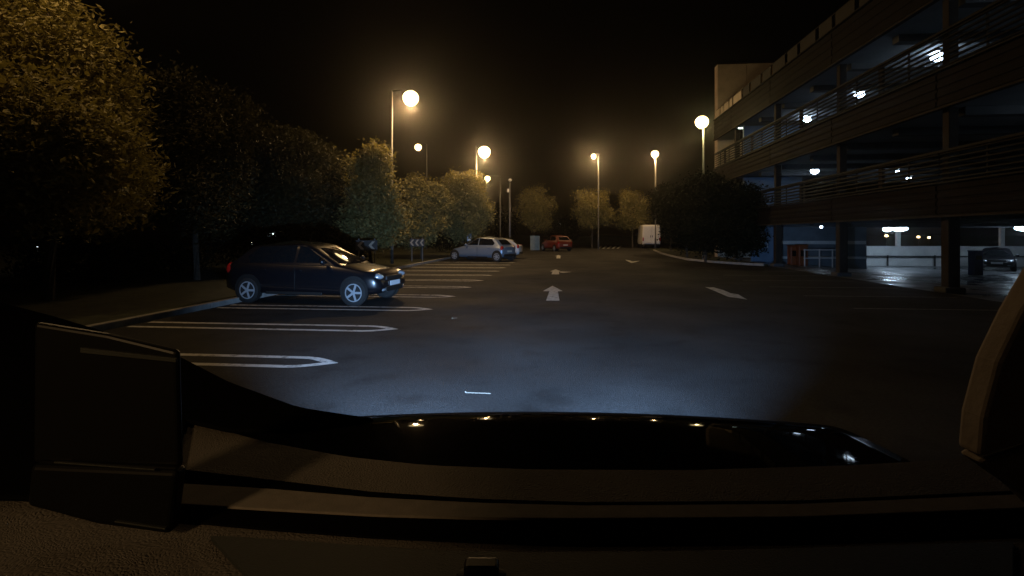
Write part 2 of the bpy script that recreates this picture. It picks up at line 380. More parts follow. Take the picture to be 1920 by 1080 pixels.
tree('verge_tree', (-12.6, 16.8, .09), 7.4, 2.7, 2.8, 'dim broad tree behind the black moving car', group=GL, mtl='leaf_shaded', n=40000, size=.14, seed=13)
tree('verge_tree', (-12.8, 22.2, .09), 7.6, 2.4, 2.6, 'dark tall tree between the dim broad tree and the lit bushy tree', group=GL, mtl='leaf_shaded', n=36000, size=.14, seed=14)
tree('verge_tree', base(696, 26.5), 6.4, 1.75, 1.8, 'bushy lamp-lit tree under the biggest street lamp', group=GL, mtl='leaf_lit', n=20000, size=.17, seed=15, low=.05)
tree('verge_tree', base(790, 34.0), 5.6, 1.8, 1.8, 'lower lit bushy tree right of the biggest street lamp pole', group=GL, mtl='leaf_lit', n=18000, size=.17, seed=16, low=.05)
tree('verge_tree', base(868, 38.6), 6.6, 1.9, 1.9, 'lit bushy tree behind the silver hatchback', group=GL, mtl='leaf_lit', n=18000, size=.18, seed=17, low=.05)
tree('verge_tree', base(606, 29), 7.6, 1.8, 2.0, 'slim unlit tree left of the bushy lamp-lit tree', group=GL, mtl='leaf_shaded', n=16000, size=.18, seed=18)
GB = 'shrubs under the left trees'
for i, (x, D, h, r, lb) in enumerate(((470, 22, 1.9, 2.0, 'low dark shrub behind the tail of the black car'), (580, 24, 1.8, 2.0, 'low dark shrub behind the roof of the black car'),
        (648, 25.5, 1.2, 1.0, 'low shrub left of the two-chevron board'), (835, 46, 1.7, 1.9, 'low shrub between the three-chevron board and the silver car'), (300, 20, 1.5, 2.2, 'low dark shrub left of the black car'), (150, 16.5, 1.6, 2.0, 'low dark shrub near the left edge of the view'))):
    tree('verge_shrub', base(x, D), h, r, r * .8, lb, 'shrub', GB, 'leaf_unlit', n=4500, size=.12, seed=30 + i, low=0.0)
GF = 'trees at the far end of the car park'
tree('far_tree', base(1002, 66, 0), 8.2, 2.2, 2.2, 'round dim tree behind the red car', group=GF, mtl='leaf_lit', n=7000, size=.22, seed=41, low=.2)
tree('far_tree', base(1110, 64, 0), 8.0, 2.8, 2.6, 'wide dim tree standing between the red car and the van', group=GF, mtl='leaf_lit', n=8000, size=.22, seed=42, low=.24)
tree('far_tree', base(1186, 66, 0), 7.6, 2.2, 2.2, 'brighter yellow-lit tree right behind the van', group=GF, mtl='leaf_lit', n=7000, size=.22, seed=43, low=.24)
tree('far_tree', base(940, 74, 0), 6.0, 2.6, 2.6, 'low dark tree behind the camera pole', group=GF, mtl='leaf_unlit', n=5000, size=.24, seed=44, low=.05)
tree('far_tree', base(1060, 84, 0), 5.0, 2.6, 2.6, 'low dark tree between the two round far trees', group=GF, mtl='leaf_unlit', n=5000, size=.24, seed=45, low=.05)
# the dark bush mass on the island
GD = 'dark bushes on the planted island'
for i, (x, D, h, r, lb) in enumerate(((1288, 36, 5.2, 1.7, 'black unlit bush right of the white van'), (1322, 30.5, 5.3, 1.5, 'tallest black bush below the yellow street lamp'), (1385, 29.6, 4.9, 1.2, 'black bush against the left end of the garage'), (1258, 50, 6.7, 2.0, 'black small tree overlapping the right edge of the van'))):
    tree('island_bush', base(x, D), h, r, r, lb, 'bush', GD, 'leaf_unlit', n=18000, size=.18, seed=50 + i, low=.3 if i == 3 else 0.0)

# ================================================================== street lamps
def street_lamp(base_p, z, head, label, size=0.9, power=LAMP_W, arm=True, pole=True, far=False, col=SODIUM, cutoff=0):
    """column at base_p, lantern bowl centred over 'head' (world x, y)"""
    t = thing('street_lamp', base_p, 0, label, 'street lamp', 'lit street lamps')
    h = Vector((head[0] - base_p[0], head[1] - base_p[1], z - base_p[2]))
    mb = MB(); s = size * .88
    if arm:
        mb.tube([(0, 0, -.03), (0, 0, 1.2), (0, 0, 1.25), (0, 0, h.z + .47 * s)], [.085, .085, .06, .045], 10)
        mb.build('pole', 'galvanised', t, smooth=True)
        MB().tube([(0, 0, h.z + .43 * s), (h.x * .3, h.y * .3, h.z + .5 * s), (h.x, h.y, h.z + .48 * s)], [.04, .035, .03], 8).build('arm', 'galvanised', t, smooth=True)
    else:
        mb.tube([(0, 0, -.03), (0, 0, 1.2), (0, 0, 1.25), (0, 0, h.z - .42 * s)], [.1, .1, .075, .06], 10)
        mb.build('pole', 'galvanised', t, smooth=True)
    s = size * .9
    MB().lathe([(.02, .50 * s), (.14 * s, .49 * s), (.22 * s, .44 * s), (.24 * s, .40 * s), (.2 * s, .38 * s)], h, 24).build('lantern_cap', 'lantern_shell', t, smooth=True)
    MB().lathe([(.22 * s, .40 * s), (.38 * s, .28 * s), (.47 * s, .12 * s), (.48 * s, -.02 * s), (.43 * s, -.2 * s), (.30 * s, -.35 * s), (.14 * s, -.43 * s), (.02, -.45 * s)], h, 24).build('lantern_bowl', 'sodium_bowl_far' if far else 'sodium_bowl', t, smooth=True)
    if cutoff: light('SPOT', 'lamp_light', (h.x, h.y, h.z - .46 * s - .14), power, col, t, radius=0.4, rot=(0, 0, 0), spot_size=R(cutoff), spot_blend=.2)
    else: light('POINT', 'lamp_light', (h.x, h.y, h.z - .46 * s - .14), power, col, t, radius=0.12)
    return t
def lamp_px(head_px, pole_x, D, label, **kw):
    hp = W(*head_px, D); bp = W(pole_x, YH, D)
    return street_lamp((bp.x, bp.y, 0.0), hp.z, (hp.x, hp.y), label, **kw)
lamp_px((770, 184), 735, 28.0, 'biggest glowing street lamp, left of centre above the bushy tree', size=.98, power=LAMP_W * 5.8)
lamp_px((908, 285), 893, 40.0, 'bright street lamp above the silver hatchback', size=1.1, power=LAMP_W * 5.4)
lamp_px((914, 335), 938, 59, 'smaller street lamp just below the one above the silver hatchback', size=.75, far=True)
lamp_px((784, 276), 800, 56, 'small lone street lamp low to the right of the biggest lamp', size=.85, far=True, power=LAMP_W * .6)
lamp_px((1113, 293), 1122, 58, 'tiny street lamp over the far trees in the middle', size=.66, far=True, power=LAMP_W * 6)
lamp_px((1228, 289), 1229, 60, 'street lamp on a straight post above the white van', size=1.0, power=LAMP_W * 6, arm=False, far=True)
lamp_px((1316, 229), 1319, 33, 'yellow street lamp on a post next to the garage end', size=.95, arm=False, col=(1.0, .78, .32))
street_lamp((-11.2, 8.0, 0.09), 10.0, (-10.2, 9.4), 'street lamp above the top edge lighting the tall left tree', size=.85, power=LAMP_W * 1.7)
street_lamp((-3.4, -5.0, 0), 4.8, (-2.65, -5.0), 'added unseen lamp behind the viewer lighting the dashboard from the left', size=.6, power=LAMP_W * 5.5, cutoff=146)  # lamp added for the dashboard light, placed and cut off to suit it

# slim camera mast and the other small furniture
def px_base(x, D, z=0.0): p = W(x, YH, D); return (p.x, p.y, z)
b0 = px_base(956, 46); hz = W(956, 338, 46).z
t = thing('camera_mast', b0, 0, 'slim grey mast with a small white camera dome on top', 'camera mast')
MB().tube([(0, 0, -.02), (0, 0, hz - .1)], [.09, .06], 10).build('pole', 'galvanised', t, smooth=True)
MB().ball((0.02, 0, hz + .02), (.34, .34, .26)).build('camera_dome', 'sign_white', t, smooth=True)
MB().box((-.16, 0, hz - .9), (.18, .16, .3)).build('junction_box', 'sign_white', t, bevel=.02)
# chevron boards
def chevron_board(px, D, n, w, label, wch):
    p = W(px[0], px[1], D)
    t = thing('chevron_board', (p.x, p.y, 0.05), YAW, label, 'road sign', 'black chevron boards on the verge')
    z = p.z - .05
    MB().box((0, 0, z), (w, .03, .46)).build('board', 'black_board', t, bevel=.01)
    for s in (-1, 1): MB().tube([(s * w * .36, .05, -.1), (s * w * .36, .05, z + .3)], .03, 6).build('post', 'galvanised', t)
    for i in range(n):
        cx = -w / 2 + w * (i + .5) / n; s = wch
        mb = MB(); v = [(cx - s, -.021, z), (cx + s * .1, -.021, z + .18), (cx + s, -.021, z + .18), (cx - s * .1, -.021, z), (cx + s, -.021, z - .18), (cx + s * .1, -.021, z - .18)]
        mb.v = v; mb.f = [(0, 3, 2, 1), (0, 5, 4, 3)]; mb.build('chevron', 'litter_tan', t)
chevron_board((687, 460), 23.3, 2, .98, 'black board with two white chevrons pointing left', .15)
chevron_board((782, 455), 30.5, 3, .86, 'narrower black board with three white chevrons pointing left', .12)
# pay machine behind the silver car
t = thing('pay_machine', px_base(880, 38), YAW, 'narrow grey-blue pay machine behind the silver hatchback', 'pay machine')
MB().box((0, 0, .85), (.34, .3, 1.75)).build('body', 'grey_wall', t, bevel=.03)
MB().box((0, -.155, 1.35), (.24, .012, .3)).build('panel', 'sign_white', t)
MB().box((0, -.155, .9), (.2, .012, .1)).build('slot', 'black_trim', t)
# pale cabinet left of the red car
t = thing('utility_cabinet', px_base(1003, 55), YAW, 'pale green utility cabinet left of the red car', 'cabinet')
MB().box((0, 0, .75), (.98, .4, 1.45)).build('body', 'pale_cabinet', t, bevel=.02)
for s in (-1, 1): MB().box((s * .235, -.207, .75), (.45, .015, 1.3)).build('door', 'pale_cabinet', t, bevel=.006)
MB().box((0, 0, 1.5), (1.06, .48, .06)).build('lid', 'pale_cabinet', t)
# distant little lights
def post_light(px, D, label, mtl='small_white_light', r=.09, power=0, col=(1, 1, 1)):
    p = W(*px, D); t = thing('path_light', (p.x, p.y, -.02), 0, label, 'lamp', 'small distant lights')
    MB().tube([(0, 0, 0), (0, 0, max(.3, p.z))], .04, 6).build('post', 'galvanised', t)
    MB().lathe([(r * .6, p.z + .02), (r, p.z + .06), (r, p.z + r * 1.2), (r * .5, p.z + r * 1.6)], (0, 0, 0), 10).build('lit_head', mtl, t, smooth=True)
    MB().lathe([(r * 1.1, p.z + r * 1.62), (r * .2, p.z + r * 2)], (0, 0, 0), 10).build('cap', 'lantern_shell', t)
    if power: light('POINT', 'lamp_light', (0, 0, p.z - .06), power, col, t, radius=.05)
post_light((70, 467), 26, 'single tiny light low at the far left edge', r=.085)
post_light((1049, 421), 88, 'tiny white light above the red car', r=.16)
for (x, y, D, lb) in ((1606, 457, 70, 'orange distant light just above the garage wall'), (1662, 444, 75, 'warm distant light under the bright ceiling tubes'), (1722, 446, 80, 'warm distant light right of the garage wall post'), (1742, 447, 84, 'faintest warm distant light right of the garage wall post')):
    post_light((x, y), D, lb, 'small_warm_light', r=.2)
# added kiosk, made up to carry the small lights behind the black car
t = thing('added_kiosk', px_base(508, 31, .09), YAW + R(10), 'small dark added kiosk with a lit teal strip behind the black car', 'kiosk')
MB().box((0, 0, .8), (1.0, .8, 1.6)).build('body', 'grey_wall', t, bevel=.03)
MB().box((0, 0, 1.72), (1.25, 1.05, .08)).build('roof', 'grey_wall', t, bevel=.01)
MB().box((.25, -.53, 1.6), (.36, .03, .07)).build('light_strip', 'small_white_light', t)
MB().box((0, -.405, 1.25), (.7, .012, .34)).build('window', 'glass_dark', t)
post_light((470, 458), 28, 'small white light left of the kiosk behind the black car', r=.08)

# ================================================================== multi-storey garage
FX, Y0, YE, XE = 10.65, -4.3, 38.6, 34.0
gar = thing('parking_garage', (FX, 21.7, 0), 0, 'brown multi-storey parking garage with louvred open decks on the right', 'building')
gar_off = Vector((FX, 21.7, 0))
def gb(c, d, name, m, parent=gar, bevel=0.0, M=None):
    return MB().box(Vector(c) - gar_off, d, M=M).build(name, m, parent, bevel=bevel)
cols = [-3.1, 3.3, 9.7, 16.1, 22.0, 28.3, 34.7]
LV = [2.2, 5.25, 8.4]                                # soffits
for k, z in enumerate(LV):
    gb(((FX + XE) / 2 + .1, (Y0 + YE) / 2, z + .16), (XE - FX, YE - Y0, .30), 'deck_slab', 'pale_ceiling')
    for y in cols + [(a + b_) / 2 for a, b_ in zip(cols[:-1], cols[1:])]:
        gb(((FX + XE) / 2 + .25, y, z - .11 if k else z - .05), (XE - FX - .6, .35, .24 if k else .12), 'deck_beam', 'beam_paint')
# columns through all storeys (front row and two inner rows)
for y in cols:
    gb((FX + .28, y, 1.1), (.31, .31, 2.2), 'column', 'brown_column', bevel=.02)
    gb((FX + .26, y, .08), (.55, .5, .16), 'column_plinth', 'beam_paint', bevel=.04)
    for k in (0, 1):
        gb((FX + .28, y, (LV[k] + .32 + LV[k + 1]) / 2), (.26, .26, LV[k + 1] - LV[k] - .33), 'column', 'brown_column', bevel=.015)
    for x in (19.4, 27.0):
        if y > 30: continue
        gb((x, y + .1, (gz(x) + 2.2) / 2), (.4, .4, 2.2 - gz(x)), 'column', 'concrete', bevel=.02)
# fascia bands, louvre screens, rails, per bay
edges = cols + [YE]
bays = [(edges[i], edges[i + 1]) for i in range(len(edges) - 1)]
bays = [(y0, y1) for (y0, y1) in bays if y1 > 9]
for (y0, y1) in bays:
    ym, L = (y0 + y1) / 2, y1 - y0
    for (za, zb) in ((2.2, 3.08), (5.25, 6.26), (8.4, 9.75)):
        nr = 4
        fp = gb((FX - .02, ym, (za + zb) / 2), (.10, L - .03, zb - za - .02), 'fascia_panel', 'brown_clad')
        for r in range(nr):
            z = za + (r + .5) * (zb - za) / nr
            MB().box(Vector((FX - .085, ym, z)) - gar_off, (.03, L - .06, (zb - za) / nr * .62)).build('fascia_rib', 'brown_clad', fp, bevel=.01)
        gb((FX - .09, ym, za - .03), (.16, L - .012, .06), 'drip_edge', 'brown_column')
        gb((FX - .09, ym, zb + .03), (.16, L - .012, .05), 'sill_rail', 'louvre')
    for (za, zb, ns) in ((3.12, 3.98, 6), (6.32, 7.36, 7)):
        gb((FX - .03, ym, zb + .03), (.10, L - .012, .07), 'top_rail', 'louvre')
        for q in range(ns):
            z = za + (q + .7) * (zb - za) / ns
            gb((FX + .0, ym, z), (.05, L - .05, (zb - za) / ns * .34), 'louvre_slat', 'louvre', M=Matrix.Rotation(R(18), 3, 'Y'))
        gb((FX + .10, ym, (za + zb) / 2), (.08, .22, zb - za + .1), 'screen_post', 'brown_column')
        for yy in (y0 + L * .25, y0 + L * .75): gb((FX + .075, yy, (za + zb) / 2), (.04, .05, zb - za), 'screen_post', 'brown_column')
    # roof parapet: separate sheets with gaps; far ones paler to paint the lamp light
    for q in range(4):
        yy = y0 + L * (q + .5) / 4
        gb((FX + .05, yy, 10.15), (.05, L / 4 - (.12 if q % 2 else .5), .62), 'parapet_sheet', 'tower_panel' if yy > 33 else 'parapet')
    gb((FX + .09, ym, 10.5), (.06, L - .012, .06), 'top_rail', 'louvre')
    for yy in (y0 + .1, ym): gb((FX + .12, yy, 10.1), (.06, .06, .75), 'screen_post', 'brown_column')
# end wall: low white parapet on the ground storey, with slim posts above
gb((25.6, YE - .15, .18), (16.4, .2, 1.36), 'end_wall', 'white_wall')
for x in (22.75, 29.3): gb((x, YE - .15, 1.53), (.24, .2, 1.33), 'wall_post', 'white_wall')
for (x0, x1) in ((18.0, 21.95), (22.0, 24.95), (25.0, 28.0), (28.05, 33.0)):
    gb(((x0 + x1) / 2, YE - .42, .18), (x1 - x0, .06, .07), 'crash_rail', 'black_trim')
for x in (18.2, 21.97, 24.97, 28.02, 31): gb((x, YE - .36, -.12), (.08, .08, .74), 'rail_post', 'black_trim')
gb((25.6, YE - .08, 3.2), (16.6, .12, 1.3), 'end_parapet', 'brown_clad')
gb((25.6, YE - .08, 6.2), (16.6, .12, 1.3), 'end_parapet', 'brown_clad')
# core with blue wall, pale stripe and doors
CY = 33.2
gb((14.7, CY, .85), (6.3, .16, 2.6), 'core_wall', 'grey_wall')
gb((15.1, CY - .1, 1.18), (5.4, .05, .20), 'wall_stripe', 'white_wall')
gb((15.1, CY - .1, .27), (5.4, .05, .14), 'wall_stripe', 'white_wall')
gb((11.75, CY - .45, 1.05), (1.3, .12, 2.2), 'core_wall', 'blue_wall')
d1 = gb((11.7, CY - .53, 1.0), (.86, .05, 2.0), 'door', 'blue_wall', bevel=.01)
MB().box(Vector((12.02, CY - .58, 1.0)) - gar_off, (.04, .05, .3)).build('handle', 'white_metal', d1)
gb((12.46, CY - .56, 1.0), (.07, .07, 2.0), 'down_pipe', 'white_metal')
gb((12.55, CY + .1, 3.9), (3.4, .16, 2.5), 'core_wall', 'blue_wall')
gb((12.55, CY + .1, 7.0), (3.4, .16, 2.6), 'core_wall', 'blue_wall')
# back and side enclosures of the upper decks
gb((XE, (Y0 + YE) / 2, 3.2), (.2, YE - Y0, 1.3), 'far_parapet', 'concrete')
gb((XE, (Y0 + YE) / 2, 6.3), (.2, YE - Y0, 1.3), 'far_parapet', 'concrete')
gb((XE, (Y0 + YE) / 2, .3), (.2, YE - Y0, 1.6), 'far_parapet', 'concrete')
# gable of the stair tower
tw = thing('stair_tower', (13.9, 39.3, 0), 0, 'tan panelled stair tower wall rising above the garage roof', 'tower')
MB().box((0, 0, 6.95), (6.0, .7, 13.9)).build('core', 'tower_panel', tw)
for i in range(3):
    for j in range(7):
        MB().box((-2 + i * 2.0, -.37, .99 + j * 1.985), (1.97, .06, 1.96)).build('panel', 'tower_panel', tw)
MB().box((0, -.05, 13.95), (6.12, .85, .1)).build('coping', 'louvre', tw)
MB().box((-1.55, -.5, 11.2), (.7, .18, .9)).build('vent_box', 'brown_clad', tw)

# lit fittings in the garage
GT = 'lit ceiling fittings in the garage'
def tube_lamp(p, L, label, rz=0.0, power=TUBE_W, wid=.2, aim=True):
    t = thing('ceiling_light', p, rz, label, 'light fitting', GT)
    MB().box((0, 0, -.02), (wid * .9, L, .05)).build('housing', 'white_metal', t)
    if wid > .5: MB().ball((0, 0, -.14), (wid, .36, .34)).build('diffuser', 'tube_lit', t, smooth=True)
    elif abs(wid - L) < .2 and L > .2: MB().ball((0, 0, -.2), (wid, wid, wid * .75)).build('diffuser', 'tube_lit', t, smooth=True)
    else: MB().box((0, 0, -.10), (wid, L * .98, .11)).build('diffuser', 'tube_lit', t, bevel=.03)
    light('AREA', 'lamp_light', (0, 0, -.42 if L > .35 else -.33), power, (.52, .74, 1.0), t, rot=(0, 0, 0), shape='RECTANGLE', size=wid, size_y=L)
    return t
for (x, y, lb) in ((13.6, 20.7, 'nearest cold white light on the top garage deck, shining through slats'), (13.6, 25.8, 'second cold white light along the top garage deck'), (13.6, 31.1, 'third cold white light along the top garage deck'), (13.6, 13.2, 'top deck light beyond the right edge of view')):
    tube_lamp((x, y, LV[2] - .02), .5, lb, wid=.42)
tube_lamp((13.2, 29.3, LV[1] - .02), .5, 'round cold white light on the middle garage deck', wid=.4)
tube_lamp((14.6, 14.4, LV[1] - .02), .5, 'middle deck light beyond the right edge of view', wid=.4)
tube_lamp((20.0, 32.8, LV[1] - .12), .3, 'small violet-white light behind the middle deck slats', power=6, wid=.24)
tube_lamp((17.8, 30.1, LV[1] - .02), .24, 'tiny light behind the middle deck slats, upper left of the violet one', power=3, wid=.2)
p = W(1664, 425, 37); tube_lamp((p.x, p.y, 2.18), .3, 'left smaller tube of the brightest ground floor pair', wid=.62, power=TUBE_W * 3)
p = W(1686, 426, 33); tube_lamp((p.x, p.y, 2.18), .3, 'brightest wide light on the ground floor garage ceiling', wid=1.05, power=TUBE_W * 6)
tube_lamp((26.5, 33.2, 2.18), .3, 'ground floor light beyond the right edge of view', wid=1.05, power=TUBE_W * 5)
p = W(1540, 428, 29); tube_lamp((p.x, p.y, 2.18), .1, 'tiny violet light under the ground floor ceiling', wid=.12, power=1)
t = thing('exit_sign', W(1391, 238, 33), YAW, 'small pale green lit exit sign on the top deck', 'sign')
MB().box((0, 0, 0), (.42, .06, .22)).build('lit_panel', 'exit_lit', t); MB().box((0, .05, .02), (.46, .04, .28)).build('case', 'white_metal', t)
# ground floor things
def cabinet(px, D, w, h, label):
    z = gz(W(px, YH, D).x); p = W(px, YH, D)
    t = thing('barrier_cabinet', (p.x, p.y, z), YAW, label, 'cabinet', 'orange barrier cabinets')
    MB().box((0, 0, h / 2), (w, .4, h)).build('body', 'orange_plastic', t, bevel=.05)
    MB().box((0, 0, h + .02), (w + .05, .45, .05)).build('lid', 'orange_plastic', t, bevel=.02)
    MB().box((0, -.21, h * .62), (w * .6, .012, h * .3)).build('panel', 'brown_clad', t)
cabinet(1486, 29.5, .42, 1.05, 'left orange cabinet inside the ground floor garage')
cabinet(1503, 29.2, .52, 1.12, 'right orange cabinet inside the ground floor garage')
rp = W(1540, YH, 28.2); t = thing('guard_rail', (rp.x, rp.y, gz(rp.x)), YAW, 'white tubular guard rail right of the orange cabinets', 'railing')
for z in (.5, .95): MB().tube([(-.95, 0, z), (.95, 0, z)], .03, 8).build('rail', 'white_metal', t)
for x in (-.9, -.1, .6): MB().tube([(x, 0, 0), (x, 0, 1.0)], .035, 8).build('post', 'white_metal', t)
p = W(1829, YH, 27.5); t = thing('blue_cabinet', (p.x, p.y, -.5), YAW, 'tall dark blue cabinet left of the black car in the garage', 'cabinet')
MB().box((0, 0, .64), (.46, .42, 1.24)).build('body', 'blue_plastic', t, bevel=.03); MB().box((0, 0, 1.29), (.5, .46, .06)).build('lid', 'blue_plastic', t, bevel=.02); MB().box((0, -.215, .95), (.3, .01, .2)).build('slot', 'black_trim', t)
for i, (a, b_) in enumerate((((1720, 512), (1800, 516)), ((1858, 527), (1905, 535)), ((1600, 508), (1650, 511)), ((1640, 528), (1740, 531)))):
    q0, q1 = G(*a, -.3), G(*b_, -.3); d = (q1 - q0).normalized(); s = Vector((-d.y, d.x, 0)) * .05
    mb = MB(); mb.v = [(q.x, q.y, gz(q.x) + .007) for q in (q0 - s, q1 - s, q1 + s, q0 + s)]; mb.f = [(0, 1, 2, 3)]
    tag(mb.build('bay_marking', 'road_paint'), ('worn line in front of the white wall under the garage', 'worn line in front of the black garage car', 'worn line right of the middle column', 'worn line nearest the right column')[i], 'road marking', 'worn bay lines under the garage')

# ================================================================== vehicles (front = +x)
def make_car(name, loc, rz, label, paint, L=4.0, Wd=1.70, Hh=1.46, wb=2.5, hatch=True, rim_spokes=7, plate_f='plate_white', plate_r='plate_yellow', group='cars in the car park'):
    t = thing(name, loc, rz, label, 'car', group)
    hw = Wd / 2; f = L / 2; bz = .93 * Hh / 1.46
    # lower body stations: x, half width, bottom z, top z
    st = [(-f, hw * .80, .42, .82), (-f + .05, hw * .92, .30, .93), (-f + .28, hw * .985, .24, bz + .02), (-f + .8, hw, .22, bz + .03), (-.3, hw, .22, bz), (.35, hw, .22, bz - .01), (.85, hw, .22, bz - .01),
          (1.15, hw * .99, .22, bz - .05), (f - .42, hw * .975, .24, bz - .15), (f - .16, hw * .92, .26, bz - .18), (f - .04, hw * .82, .30, bz - .36), (f, hw * .74, .38, .52)]
    mb = MB(); K = 13
    for (x, w, zb, zt) in st:
        hgt = zt - zb
        sec = [(w * .80, zb), (w * .97, zb + .05), (w, zb + hgt * .35), (w * .995, zb + hgt * .62), (w * .955, zt - .06 * hgt), (w * .87, zt - .01), (w * .45, zt + .018)]
        ring = [(x, y, z) for (y, z) in sec] + [(x, 0, zt + .025)] + [(x, -y, z) for (y, z) in reversed(sec)]
        mb.v += ring
    K = len(ring)
    for i in range(len(st) - 1):
        for j in range(K): mb.f.append((i * K + j, i * K + (j + 1) % K, (i + 1) * K + (j + 1) % K, (i + 1) * K + j))
    mb.f.append(tuple(range(K))); mb.f.append(tuple((len(st) - 1) * K + j for j in range(K)))
    body = mb.build('body', paint, t, smooth=True)
    # cabin
    xf0, xf1 = 1.06, .14
    xr0, xr1 = (-f + .08, -f + .62) if hatch else (-f + .62, -f + 1.15)
    zt = Hh - .03; z0 = bz - .03
    def cab(tt):
        e = tt
        return xf0 + (xf1 - xf0) * e, xr0 + (xr1 - xr0) * e, hw * .93 + (hw * .70 - hw * .93) * e, z0 + (zt - z0) * e
    mb = MB(); rings = []
    for tt, inset in ((0, 0), (.25, 0), (.5, 0), (.75, 0), (.93, 0), (.99, .05), (1.02, .14)):
        xf, xr, w, z = cab(min(tt, 1.02)); xf -= inset; xr += inset; w -= inset
        rc = .16; pts = []
        for (cx, cy_, a0) in ((xf - rc, w - rc, 0), (xr + rc, w - rc, 90), (xr + rc, -w + rc, 180), (xf - rc, -w + rc, 270)):
            for q in range(6):
                a = R(a0 + 18 * q); px_ = cx + rc * math.cos(a); pts.append((px_, cy_ + rc * math.sin(a), z - .09 * tt * ((px_ - (xf + xr) / 2 - .1) / (xf - xr) * 2) ** 2))
        rings.append(pts)
    K = len(rings[0])
    for pts in rings: mb.v += pts
    for i in range(len(rings) - 1):
        for j in range(K): mb.f.append((i * K + j, i * K + (j + 1) % K, (i + 1) * K + (j + 1) % K, (i + 1) * K + j))
    o = len(mb.v); xf, xr, w, z = cab(1.0); mb.v.append(((xf + xr) / 2, 0, z + .035))
    for j in range(K): mb.f.append(((len(rings) - 1) * K + j, (len(rings) - 1) * K + (j + 1) % K, o))
    mb.build('roof', paint, t, smooth=True)
    def sp(x, tt, s):                               # on the cabin side
        xf, xr, w, z = cab(tt); return (x, s * (w + .006), z - .09 * tt * ((x - (xf + xr) / 2 - .1) / (xf - xr) * 2) ** 2)
    for s in (-1, 1):
        xfb, xft = cab(.12)[0] - .2, cab(.86)[0] - .13
        xrb, xrt = cab(.12)[1] + .45, cab(.86)[1] + .36
        xm = -.12
        for poly in ([(xm + .04, .12), (xfb, .12), (xft, .86), (xm + .04, .88)], [(xrb + .12, .12), (xm - .04, .12), (xm - .04, .88), (xrt, .86), (xrb + .04, .4)]):
            MB().prism([sp(x, q, s) for x, q in poly], (0, -s * .012, 0)).build('side_window', 'glass_dark', t)
    for (nm, side) in (('windscreen', 0), ('rear_window', 1)):
        mb = MB(); nx = 6
        ta, tb = (.10, .88) if side == 0 else (.22, .84)
        for tt in (ta, tb):
            q = cab(tt); x = q[side] + (.008 if side == 0 else -.008); w = q[2] - (.13 if side == 0 else .17)
            for i in range(nx + 1): mb.v.append((x + (.05 if side == 0 else -.03) * (1 - (2 * i / nx - 1) ** 2), -w + 2 * w * i / nx, q[3] - .09 * tt))
        mb.f = [(i, i + 1, nx + 1 + i + 1, nx + 1 + i) for i in range(nx)]
        mb.build(nm, 'glass_dark', t, smooth=True)
    # wheels
    for sx in (1, -1):
        for s in (1, -1):
            x = sx * wb / 2 + .06; y = s * (hw - .10)
            ar = MB().lathe([(.345, -.02), (.355, 0), (.355, .015)] if s > 0 else [(.355, -.015), (.355, 0), (.345, .02)], (x, s * (hw + .001), .34), 24, 'Y').build('wheel_arch', 'black_trim', t)
            wh = MB().lathe([(.20, -.1), (.27, -.1), (.30, -.08), (.305, 0), (.30, .08), (.27, .1), (.20, .1)], (0, 0, 0), 24, 'Y').build('wheel', 'tyre', t, smooth=True)
            wh.location = (x, y + s * .03, .305)
            mb = MB(); mb.lathe([(.212, .082), (.212, .104), (.19, .106), (.185, .082)], (0, 0, 0), 24, 'Y'); mb.lathe([(.045, .08), (.045, .11), (.01, .115)], (0, 0, 0), 10, 'Y')
            for q in range(rim_spokes):
                a = 2 * math.pi * q / rim_spokes
                mb.box((math.cos(a) * .115, .096, math.sin(a) * .115), (.17, .02, .05), M=Matrix.Rotation(-a, 3, 'Y'))
            if s < 0: mb.v = [(v[0], -v[1], v[2]) for v in mb.v]
            mb.build('rim', 'alloy', wh)
    # lamps, plates, grille, mirrors, handles
    for s in (1, -1):
        hl = MB().ball((f - .20, s * hw * .70, bz - .29), (.42, .32, .17)).build('headlight', 'head_lens', t, smooth=True)
        MB().ball((f - .30, s * hw * .80, bz - .30), (.26, .2, .1)).build('indicator', 'amber_lens', hl, smooth=True)
        MB().ball((-f + .12, s * hw * .80, .80), (.22, .26, .34)).build('tail_light', 'tail_lens', t, smooth=True)
        MB().ball((.72, s * (hw + .08), bz + .06), (.14, .2, .15)).build('mirror', paint, t, smooth=True)
        MB().ball((f - .05, s * hw * .6, .36), (.12, .22, .1)).build('fog_light', 'head_lens', t, smooth=True)
        for x in (-.02, -.95): MB().box((x, s * (hw + .004), bz - .14), (.18, .03, .03)).build('door_handle', paint, t, bevel=.008)
        MB().box((-.1, s * (hw + .002), .26), (1.5, .03, .07)).build('sill', 'black_trim', t, bevel=.01)
        MB().box((-.08, s * (hw + .001), .6), (.012, .012, .56)).build('door_gap', 'black_trim', t)
    MB().box((f - .012, 0, .62), (.05, 1.0 * hw, .10)).build('grille', 'black_trim', t, bevel=.015)
    MB().box((f - .005, 0, .36), (.05, 1.1 * hw, .12)).build('air_intake', 'black_trim', t, bevel=.015)
    MB().box((f + .022, 0, .49), (.012, .52, .11)).build('number_plate', plate_f, t)
    MB().box((-f - .010, 0, .62), (.012, .52, .11)).build('number_plate', plate_r, t)
    MB().box((-f + .01, 0, .38), (.06, 1.5 * hw, .16)).build('rear_bumper', 'black_trim', t, bevel=.03)
    return t
